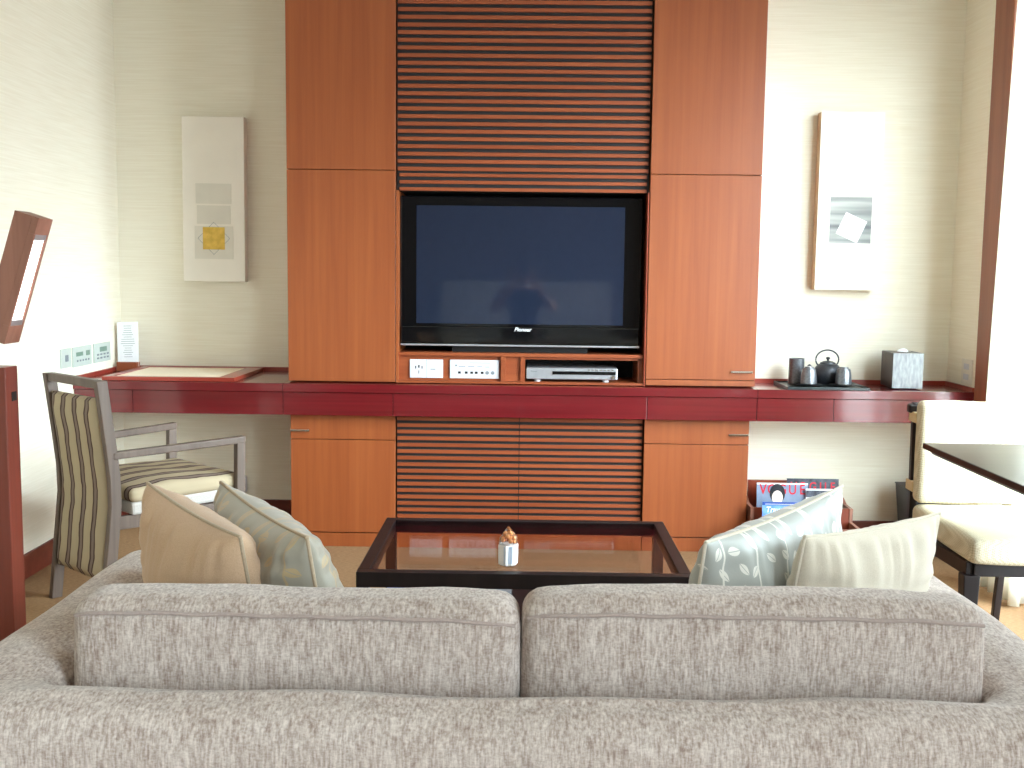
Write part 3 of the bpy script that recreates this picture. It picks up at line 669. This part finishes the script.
# ------------------------------------------------------------------ sofa
sf = thing('sofa', 'two-seat beige chenille sofa seen from behind in the foreground', 'sofa', (0, 1.9, 0))
def sofa_frame():
    Y0 = 1.9; mb = MB()
    yo, yi, yf = 1.425-Y0, 1.562-Y0, 2.30-Y0; xo, xi = .890, .700; ro, ri = .13, .05
    outer, inner = [], []
    def arc(cx, cy, r, a0, a1, n):
        return [(cx+r*math.cos(math.radians(a0+(a1-a0)*k/n)), cy+r*math.sin(math.radians(a0+(a1-a0)*k/n))) for k in range(n+1)]
    na, nc_, nr = 18, 10, 44
    outer += [(-xo, yf+(yo+ro-yf)*k/na) for k in range(na)]; inner += [(-xi, yf+(yi+ri-yf)*k/na) for k in range(na)]
    outer += arc(-xo+ro, yo+ro, ro, 180, 270, nc_); inner += arc(-xi+ri, yi+ri, ri, 180, 270, nc_)
    outer += [(-xo+ro+(2*xo-2*ro)*k/nr, yo) for k in range(1, nr)]; inner += [(-xi+ri+(2*xi-2*ri)*k/nr, yi) for k in range(1, nr)]
    outer += arc(xo-ro, yo+ro, ro, -90, 0, nc_); inner += arc(xi-ri, yi+ri, ri, -90, 0, nc_)
    outer += [(xo, yo+ro+(yf-yo-ro)*k/na) for k in range(1, na+1)]; inner += [(xi, yi+ri+(yf-yi-ri)*k/na) for k in range(1, na+1)]
    prof = [(0, .09), (0, .2), (0, .35), (0, .48)]
    R_ = .058; ztop = .612
    for k in range(9): a = math.pi/2*k/8; prof.append((('o', R_*(1-math.cos(a))), ztop-R_+R_*math.sin(a)))
    for k in range(1, 6): prof.append((('m', k/6), ztop+.006*math.sin(math.pi*k/6)))
    for k in range(9): a = math.pi/2*(1-k/8); prof.append((('i', R_*(1-math.cos(a))), ztop-R_+R_*math.sin(a)))
    prof += [(('i', 0), .45), (('i', 0), .3), (('i', 0), .09)]
    v = []; f = []; n = len(prof)
    for s_, (po, pi_) in enumerate(zip(outer, inner)):
        po = Vector((*po, 0)); pi_ = Vector((*pi_, 0)); wd = (pi_-po).length; d = (pi_-po)/wd
        for key, zc in prof:
            if key == 0: p = po
            elif key[0] == 'o': p = po+d*key[1]
            elif key[0] == 'i': p = pi_-d*key[1]
            else: p = po+d*(R_+(wd-2*R_)*key[1])
            wob = .0025*math.sin(s_*.5)+.002*math.sin(s_*.23+zc*9)
            v.append((p.x, p.y, zc+(wob if zc > .5 else 0)))
    L = len(outer)
    for i in range(L-1):
        for k in range(n-1): f.append((i*n+k, i*n+k+1, (i+1)*n+k+1, (i+1)*n+k))
        f.append((i*n+n-1, i*n, (i+1)*n, (i+1)*n+n-1))
    # rounded arm fronts
    for end in (0, L-1):
        prev = [end*n+k for k in range(n)]
        cx = sum(v[i][0] for i in prev)/n
        for st in range(1, 6):
            a = math.pi/2*st/5; sc_ = 1-.05*(1-math.cos(a))/1; cur = []
            for k in range(n):
                x, y, zc = v[end*n+k]
                sh = .04*(1-math.cos(a))
                nx = cx+(x-cx)*(1-sh/.09); nzc = .09+(zc-.09)*(1-sh/.5)
                v.append((nx, yf+.04*math.sin(a), nzc)); cur.append(len(v)-1)
            for k in range(n):
                f.append((prev[k], prev[(k+1) % n], cur[(k+1) % n], cur[k]))
            prev = cur
        f.append(tuple(prev))
    mb.add(v, f); return mb
sofa_frame().build('frame', 'chenille', sf, smooth=True, angle=60)
b_ = MB().box(-.70, .70, 1.56-1.9, 2.28-1.9, .10, .27); b_.build('seat_base', 'chenille', sf, bevel=.02)
for i, xx in enumerate((-.348, .348)):
    o = softbox(.690, .52, .15, .04, puff=(0, 0, .012), seed=i).build('seat_cushion', 'chenille', sf, smooth=True, angle=180); o.location = (xx, 2.02-1.9, .27)
for i, (x0, x1, y0, dep, zt, rz_, ry_) in enumerate(((-.690, -.006, 1.578, .118, .726, .0, .010), (.000, .706, 1.584, .112, .733, .0, .003))):
    w_ = x1-x0; hh = zt-.42
    o = softbox(w_, dep, hh, .036, puff=(.003, .010, .002), seed=5+i, sag=.003, nz_amp=.0012).build('back_cushion', 'chenille', sf, smooth=True, angle=180)
    o.location = ((x0+x1)/2, y0+dep/2-1.9, .42); o.rotation_euler = (0, ry_, rz_)
    # welt running along the rear top edge
    ring = []
    for k in range(31):
        a = -1+2*k/30; zed = hh-.020-.012*abs(a)**8
        ring.append((a*(w_/2-.008), -dep/2-.004+.016*abs(a)**10, zed+.001*math.sin(k*1.3)))
    MB().tube(ring, .0032, 8).build('welt', 'piping', o, smooth=True)
for sx_ in (-1, 1):
    for y in (-.40, .33): MB().taper((sx_*.8, y, 0), (sx_*.8, y, .09), (.02, .02), (.028, .028)).build('leg', 'dark_wood', sf)

pillow('scatter_cushion', 'plain oatmeal scatter cushion leaning in the left corner of the sofa', 'tan_cloth', 'tan_pipe', (-.745, 2.10, .80), (-.477, 1.78, .775), .46, .10, .20, -1, 1)
pillow('scatter_cushion', 'silvery blue leaf-patterned scatter cushion leaning beside the oatmeal one on left', 'leaf_blue', 'tan_pipe', (-.606, 2.122, .80), (-.362, 1.77, .778), .48, .10, .20, -1, 2)
pillow('scatter_cushion', 'shiny silver leaf-embroidered scatter cushion at the right side of the sofa', 'leaf_silver', 'cream_cloth', (.648, 2.172, .80), (.312, 1.81, .77), .46, .10, .17, 1, 3)
pillow('scatter_cushion', 'plain cream scatter cushion leaning over the right sofa arm', 'cream_cloth', 'cream_cloth', (.815, 2.09, .765), (.488, 1.84, .775), .42, .09, .14, 1, 4)

# ------------------------------------------------------------------ coffee table
ct = thing('coffee_table', 'low dark-framed coffee table with smoked glass top in front of the sofa', 'coffee table', (.005, 3.205, 0))
hw, hd, H_ = .46, .33, .405
fr = MB().box(-hw, hw, -hd, -hd+.034, H_-.042, H_).box(-hw, hw, hd-.034, hd, H_-.042, H_).box(-hw, -hw+.034, -hd+.034, hd-.034, H_-.042, H_).box(hw-.034, hw, -hd+.034, hd-.034, H_-.042, H_)
fr.build('frame', 'dark_wood', ct, bevel=.0015)
MB().box(-hw+.034, hw-.034, -hd+.034, hd-.034, H_-.010, H_-.003).build('glass_top', 'glass', ct)
for a in (-1, 1):
    for c in (-1, 1): MB().box(a*(hw-.017)-.017, a*(hw-.017)+.017, c*(hd-.017)-.017, c*(hd-.017)+.017, 0, H_-.042).build('leg', 'dark_wood', ct)
MB().box(-hw+.034, hw-.034, -hd+.034, hd-.034, .180, .200).build('shelf', 'dark_wood', ct, bevel=.001)
bk = thing('book', 'blue book lying on the shelf under the glass coffee table', 'book', (-.345, 3.36, .2))
MB().box(-.075, .075, -.10, .10, .0, .003).box(-.075, .075, -.10, .10, .042, .045).box(-.075, -.072, -.10, .10, .003, .042).build('cover', 'blue_cover', bk)
MB().box(-.072, .073, -.098, .098, .003, .042).build('pages', 'paper_white', bk)
bk = thing('booklet', 'grey booklet lying on the shelf under the middle of coffee table', 'booklet', (-.09, 3.38, .2))
MB().box(-.055, .055, -.08, .08, .0, .022).build('cover', 'grey_print', bk, bevel=.001)
# sweets pack
cs = thing('sweets_box', 'small white pointed box of orange sweets standing on the glass coffee table', 'box', (-.041, 2.985, H_-.003), .3)
MB().lathe([(.022, 0), (.0285, .004), (.0295, .058), (.028, .060)], n=6).build('carton', 'card_white', cs)
MB().box(-.012, .012, -.0262, -.0236, .008, .058, Matrix.Rotation(-.3, 4, 'Z')).build('label', 'card_blue', cs)
MB().lathe([(.0285, .060), (.0275, .078), (.002, .110)], n=6).build('clear_top', 'clear_film', cs)
sw = MB()
for k in range(11):
    a = k*2.4; r_ = .017 if k < 7 else .008; zc = .066+.0025*k if k < 7 else .084+.003*(k-7)
    sw.lathe([(.001, -.0065), (.0055, -.0035), (.0065, 0), (.0055, .0035), (.001, .0065)], (r_*math.cos(a), r_*math.sin(a), zc), 10)
sw.build('sweets', 'orange_sweet', cs, smooth=True)['kind'] = 'stuff'

# ------------------------------------------------------------------ reading floor lamp (far left)
fl = thing('floor_lamp', 'dark wooden floor lamp with tilted box head and lit panel at left edge', 'floor lamp', (-1.153, 2.30, 0))
MB().box(-.13, .13, -.10, .12, 0, .025).build('base', 'lamp_post_wood', fl, bevel=.003)
MB().box(-.06, .048, -.03, .028, .025, 1.01).build('post', 'lamp_post_wood', fl, bevel=.002)
MB().box(.036, .050, -.004, .016, .935, .955).build('switch', 'black_matt', fl, bevel=.001)
MB().tube([(.020, -.01, 1.01), (.020, -.01, 1.075)], .0045, 12).build('rod', 'chrome', fl, smooth=True)
hm = Matrix.Translation((.051, 0, 1.060)) @ Matrix.Rotation(math.radians(17.3), 4, 'Y')
hd_ = MB(); wx = .053; L_ = .278
# box head with a window recess on its +x face
hd_.box(-wx, -.014, -.034, .034, 0, L_, hm).box(-.014, 0, -.034, .034, 0, .040, hm).box(-.014, 0, -.034, .034, L_-.036, L_, hm).box(-.014, 0, -.034, -.028, .040, L_-.036, hm).box(-.014, 0, .026, .034, .040, L_-.036, hm)
hd_ = hd_.build('head', 'lamp_wood', fl, bevel=.0008)
MB().box(-.014, -.004, -.028, .026, .052, L_-.048, hm).build('light_panel', 'lamp_glow', hd_)
MB().box(-.014, -.001, -.028, .026, .040, .052, hm).box(-.014, -.001, -.028, .026, L_-.048, L_-.036, hm).build('panel_end', 'silver', hd_)

# ------------------------------------------------------------------ striped armchair (left)
ang = math.radians(48)
f_ = Vector((math.cos(ang), math.sin(ang), 0)); wv_ = Vector((-math.sin(ang), math.cos(ang), 0))
rear_mid = Vector((-1.562, 3.802, 0))
ac = thing('armchair', 'striped upholstered armchair with greyed wooden arms at left end of desk', 'chair', rear_mid, ang)
# local: +x forward, +y towards the wall side, origin at the rear centre
HB, HF = .195, .245
def bar(pts, hx, hy):
    """rectangular bar through pts (list of xyz), half sizes hx (x) and hy (y)"""
    mb = MB(); v = []; f = []
    for p in pts:
        for a, b_ in ((-1, -1), (1, -1), (1, 1), (-1, 1)): v.append((p[0]+a*hx, p[1]+b_*hy, p[2]))
    for i in range(len(pts)-1):
        for k in range(4): f.append((i*4+k, i*4+(k+1) % 4, i*4+4+(k+1) % 4, i*4+4+k))
    f.append((3, 2, 1, 0)); m_ = (len(pts)-1)*4; f.append((m_, m_+1, m_+2, m_+3)); return mb.add(v, f)
def back_x(z): return -.035-.01*0+(-.13)*max(0, (z-.45))**1.15*1.0-.11*max(0, .42-z)+.035
for s_ in (-1, 1):
    bar([(back_x(z_), s_*HB, z_) for z_ in (0, .1, .2, .3, .4, .5, .6, .7, .84)], .020, .014).build('back_leg', 'grey_wood', ac, bevel=.003)
    bar([(.465, s_*HF, 0), (.465, s_*HF, .30), (.470, s_*HF, .598)], .018, .013).build('front_leg', 'grey_wood', ac, bevel=.003)
    MB().add([(x, y, z_+dz_) for x, yy, dz_ in ((-.01, s_*HB, 0), (.488, s_*HF, .012)) for y in (yy-.016, yy+.016) for z_ in (.564, .590)], [(0, 1, 3, 2), (4, 6, 7, 5), (0, 4, 5, 1), (2, 3, 7, 6), (0, 2, 6, 4), (1, 5, 7, 3)]).build('armrest', 'grey_wood', ac, bevel=.004)
    MB().add([(x, y, z_) for x, yy, in ((-.01, s_*HB), (.455, s_*HF)) for y in (yy-.011, yy+.011) for z_ in (.315, .362)], [(0, 1, 3, 2), (4, 6, 7, 5), (0, 4, 5, 1), (2, 3, 7, 6), (0, 2, 6, 4), (1, 5, 7, 3)]).build('side_rail', 'grey_wood', ac, bevel=.002)
MB().box(.453, .475, -HF+.013, HF-.013, .315, .362).build('front_rail', 'grey_wood', ac, bevel=.002)
xt = back_x(.83)
MB().box(xt-.014, xt+.014, -HB+.014, HB-.014, .812, .842).build('top_rail', 'grey_wood', ac, bevel=.004)
# padded striped back reaching below the seat
v = []; f = []; zs = [.13, .16, .20, .26, .32, .38, .45, .52, .59, .66, .72, .765, .775]
ny = 16
for sgn in (-1, 1):
    for z_ in zs:
        for k in range(ny+1):
            y = -HB+.016+(2*HB-.032)*k/ny; e_ = min(1, (1-abs(2*k/ny-1))*5)**.5
            e2 = min(1, (min(z_-.13, .775-z_))/.03)**.5 if .13 < z_ < .775 else 0
            v.append((back_x(z_)+sgn*(.008+.022*e_*e2), y, z_))
nzs = len(zs); off = nzs*(ny+1)
for sg in (0, 1):
    for j in range(nzs-1):
        for k in range(ny):
            a = sg*off+j*(ny+1)+k; f.append((a, a+1, a+ny+2, a+ny+1))
for j in range(nzs-1):
    for k in (0, ny): a = j*(ny+1)+k; f.append((a, a+ny+1, a+ny+1+off, a+off))
for k in range(ny):
    for j in (0, nzs-1): a = j*(ny+1)+k; f.append((a, a+1, a+1+off, a+off))
MB().add(v, f).build('backrest', 'stripes', ac, smooth=True, angle=60)
o = softbox(.445, 2*HF-.02, .055, .022, puff=(0, 0, .012), seed=9).build('seat', 'stripes', ac, smooth=True, angle=180); o.location = (.262, 0, .405)
o = MB().box(.045, .470, -HF+.018, HF-.022, .363, .408).build('seat_band', 'linen', ac, bevel=.01); o['label'] = 'pale linen band under the striped seat'

# ------------------------------------------------------------------ cream dining chair (right)
dc = thing('dining_chair', 'cream woven dining chair with dark wooden frame beside the curtain', 'chair', (1.49, 3.60, 0), -.02)
o = softbox(.345, .065, .345, .022, puff=(0, .004, 0), seed=12, nz_amp=.001).build('backrest', 'weave', dc, smooth=True, angle=180); o.location = (0, 0, .468); o.rotation_euler = (0, 0, 0)
o = softbox(.42, .53, .075, .026, puff=(0, 0, .008), seed=13, nz_amp=.001).build('seat', 'weave', dc, smooth=True, angle=180); o.location = (.035, -.245, .388)
for s_ in (-1, 1):
    bar([(s_*.160, .10, 0), (s_*.160, .065, .25), (s_*.160, .052, .45), (s_*.160, .062, .80)], .012, .012).build('back_leg', 'dark_wood', dc, bevel=.003)
    MB().taper((s_*.185+.03, -.46, 0), (s_*.185+.03, -.455, .35), (.014, .014), (.024, .024)).build('front_leg', 'dark_wood', dc, bevel=.003)
    MB().add([(x, y, z_) for y, xx in ((-.46, s_*.185+.03), (.05, s_*.185)) for x in (xx-.012, xx+.012) for z_ in (.345, .388)], [(0, 1, 3, 2), (4, 6, 7, 5), (0, 4, 5, 1), (2, 3, 7, 6), (0, 2, 6, 4), (1, 5, 7, 3)]).build('side_rail', 'dark_wood', dc, bevel=.002)
    MB().box(s_*.166-.020, s_*.166+.018, .048, .078, .765, .795).build('finial', 'dark_wood', dc, bevel=.006)
    for z_ in (.735, .500):
        MB().box(s_*.160-.016, s_*.160+.014, .012, .082, z_, z_+.035).build('strap', 'strap', dc, bevel=.003)
MB().box(-.148, .148, .056, .070, .70, .76).build('back_rail', 'dark_wood', dc, bevel=.003)
MB().box(-.146, .206, -.468, -.446, .345, .388).build('front_rail', 'dark_wood', dc, bevel=.002)

# ------------------------------------------------------------------ dining table (right edge)
dt = thing('dining_table', 'dark polished table corner reaching in at right edge before cream chair', 'table', (1.54, 2.80, 0))
MB().box(-.345, .30, -.42, .42, .712, .730).build('tabletop', 'dark_wood_x', dt, bevel=.003)
MB().box(-.325, .28, -.40, .40, .700, .712).build('edge_reflection', 'grey_print', dt)  # grey strip paints in the reflected light beneath the tabletop edge
MB().lathe([(.20, 0), (.20, .012), (.04, .03), (.032, .06), (.032, .70)], (.02, 0, 0), 32).build('pedestal', 'dark_wood', dt, smooth=True)

# ------------------------------------------------------------------ bed and photographer, seen in the television screen
bd = thing('bed', 'white bed with pale upholstered headboard behind the camera, mirrored in the television', 'bed', (0, -1.55, 0))
MB().box(-.98, .98, -1.05, 1.0, .08, .26).build('bed_base', 'headboard', bd, bevel=.02)
o = softbox(1.94, 2.02, .24, .06, puff=(0, 0, .02), seed=20).build('mattress', 'bed_linen', bd, smooth=True, angle=180); o.location = (0, -.03, .26)
o = softbox(1.94, .12, 1.075, .04, puff=(0, .01, 0), seed=21).build('headboard', 'headboard', bd, smooth=True, angle=180); o.location = (0, -1.14, .05)
for x in (-.9, .9):
    for y in (-.95, .9): MB().taper((x, y, 0), (x, y, .08), (.03, .03), (.03, .03)).build('leg', 'dark_wood', bd)

def skin(name, mat, chains, parent, sub=2, root=0):
    """chains: list of [(pos, radius), ...]; a point given as int reuses an earlier vertex"""
    vs_, es, rs = [], [], []
    for c in chains:
        prev = None
        for it in c:
            if isinstance(it, int): i = it
            else: vs_.append(it[0]); rs.append(it[1]); i = len(vs_)-1
            if prev is not None: es.append((prev, i))
            prev = i
    me = bpy.data.meshes.new(name); me.from_pydata(vs_, es, []); me.materials.append(M[mat])
    o = bpy.data.objects.new(name, me); COL.objects.link(o); o.parent = parent
    s_ = o.modifiers.new('skin', 'SKIN'); s_.use_smooth_shade = True
    for i, r_ in enumerate(rs):
        d = me.skin_vertices[0].data[i]; d.radius = (r_, r_) if not isinstance(r_, tuple) else r_; d.use_root = (i == root)
    m_ = o.modifiers.new('sub', 'SUBSURF'); m_.levels = sub; m_.render_levels = sub
    return o
ph = thing('person', 'person in navy shirt seated on the bed holding a camera, mirrored in television', 'person', (-.02, -.50, 0))
# body (one continuous surface: pelvis, trunk, neck, arms, legs)
skin('body', 'skin', [
    [((0, 0, .60), .13), ((0, .02, .74), .125), ((0, .07, .90), .135), ((0, .12, 1.00), .115), ((0, .16, 1.075), .052), ((0, .20, 1.13), .050)],
    [3, ((-.18, .12, 1.005), .066), ((-.265, .20, .90), .054), ((-.225, .33, .945), .042), ((-.13, .43, 1.08), .032), ((-.085, .455, 1.165), .026)],
    [3, ((.18, .12, 1.005), .066), ((.265, .20, .90), .054), ((.225, .33, .945), .042), ((.13, .43, 1.08), .032), ((.085, .455, 1.165), .026)],
    [0, ((-.10, .06, .57), .090), ((-.13, .48, .52), .062), ((-.13, .46, .28), .050), ((-.13, .43, .09), .036), ((-.13, .54, .045), .032)],
    [0, ((.10, .06, .57), .090), ((.13, .48, .52), .062), ((.13, .46, .28), .050), ((.13, .43, .09), .036), ((.13, .54, .045), .032)]], ph)
skin('shirt', 'shirt', [
    [((0, 0, .60), .145), ((0, .02, .74), .14), ((0, .07, .90), .15), ((0, .12, 1.00), .13), ((0, .145, 1.055), .070)],
    [3, ((-.18, .12, 1.005), .082), ((-.262, .19, .915), .070)],
    [3, ((.18, .12, 1.005), .082), ((.262, .19, .915), .070)]], ph)
skin('trousers', 'trousers', [
    [((0, .01, .585), .15), ((-.10, .06, .57), .105), ((-.13, .48, .52), .075), ((-.13, .46, .28), .064), ((-.13, .435, .11), .055)],
    [0, ((.10, .06, .57), .105), ((.13, .48, .52), .075), ((.13, .46, .28), .064), ((.13, .435, .11), .055)]], ph)
for s_ in (-1, 1):
    o = softbox(.095, .27, .09, .036, seed=30).build('shoe', 'shoe', ph, smooth=True, angle=180); o.location = (s_*.13, .50, 0)
# head
def head():
    bm = bmesh.new(); bmesh.ops.create_uvsphere(bm, u_segments=36, v_segments=26, radius=1)
    for v in bm.verts:
        x, y, z_ = v.co
        X = x*.074; Y = y*.092; Z = z_*.112
        if z_ < 0: X *= 1-.28*z_*z_; Y *= 1-.12*z_*z_
        if y > 0:
            g = math.exp(-((x/.16)**2+((z_+.12)/.20)**2)); Y += .020*g           # nose
            for ex in (-.42, .42): Y -= .008*math.exp(-(((x-ex)/.2)**2+((z_-.05)/.14)**2))
            Y += .006*math.exp(-((x/.35)**2+((z_+.46)/.08)**2))                   # lips
            Y += .008*math.exp(-((x/.3)**2+((z_+.82)/.18)**2))                    # chin
        v.co = (X, Y, Z)
    m_ = MB(); m_.bm.free(); m_.bm = bm; return m_
hdo = head().build('head', 'skin', ph, smooth=True, angle=180); hdo.location = (0, .255, 1.225)
for s_ in (-1, 1):
    MB().lathe([(.001, -.004), (.016, -.003), (.018, .002), (.010, .004), (.001, .002)], n=16, mat=Matrix.Translation((s_*.074, -.005, -.005)) @ Matrix.Rotation(math.pi/2, 4, 'Y') , sx=1.5, sy=.9).build('ear', 'skin', hdo, smooth=True)
    MB().lathe([(.001, -.010), (.008, -.006), (.011, 0), (.008, .006), (.001, .010)], (s_*.031, .076, .006), 14).build('eye', 'white_plastic', hdo, smooth=True)
bm = bmesh.new(); bmesh.ops.create_uvsphere(bm, u_segments=32, v_segments=22, radius=1)
for v in bm.verts:
    x, y, z_ = v.co; k = 1.0
    zlow = -.25 if y < .1 else .38
    z2 = max(z_, zlow+.0*x)
    v.co = (x*.080*k, y*.097-.006, z2*.119+.003)
m_ = MB(); m_.bm.free(); m_.bm = bm; m_.build('hair', 'hair', hdo, smooth=True)
# hands: palm and five fingers each, gripping the camera body
for s_ in (-1, 1):
    def P_(x, y, z_): return (s_*x, y, z_)
    skin('hand', 'skin', [
        [(P_(.088, .450, 1.160), .022), (P_(.078, .452, 1.190), (.026, .015)), (P_(.074, .450, 1.222), (.030, .014))],
        [2, (P_(.078, .470, 1.238), .0095), (P_(.070, .486, 1.248), .0088), (P_(.048, .486, 1.252), .0078)],
        [2, (P_(.080, .472, 1.224), .0095), (P_(.074, .489, 1.228), .0088), (P_(.050, .489, 1.231), .0080)],
        [2, (P_(.080, .470, 1.208), .0092), (P_(.074, .487, 1.209), .0085), (P_(.052, .487, 1.211), .0076)],
        [1, (P_(.078, .466, 1.190), .0085), (P_(.072, .482, 1.190), .0076), (P_(.054, .484, 1.191), .0068)],
        [1, (P_(.062, .438, 1.205), .0105), (P_(.052, .430, 1.224), .0095), (P_(.040, .428, 1.238), .0085)]], ph, sub=1)
cm = thing('camera_body', 'small black camera held at the face of the mirrored person', 'camera', (-.02, -.045, 1.19))
MB().box(-.058, .058, -.022, .016, 0, .070).build('body', 'black_matt', cm, bevel=.005)
MB().lathe([(.026, 0), (.026, .018), (.023, .020), (.020, .012), (.001, .012)], n=28, mat=Matrix.Translation((0, .016, .034)) @ Matrix.Rotation(-math.pi/2, 4, 'X')).build('lens', 'black_gloss', cm, smooth=True)

# repeats share a group
for o in list(S.objects):
    if o.parent or 'category' not in o: continue
    g = {'scatter_cushion': 'scatter cushions on the sofa', 'magazine': 'magazines in the rack', 'tea_cup': 'tea cups on the tray', 'saucer': 'saucers on the tray',
         'control_panel': 'control panels on the left wall', 'upper_cabinet': 'tall wall cabinets beside the television', 'base_cabinet': 'base cabinets under the desk',
         'wall_picture': 'tall narrow wall pictures'}.get(o.name.split('.')[0])
    if g: o['group'] = g
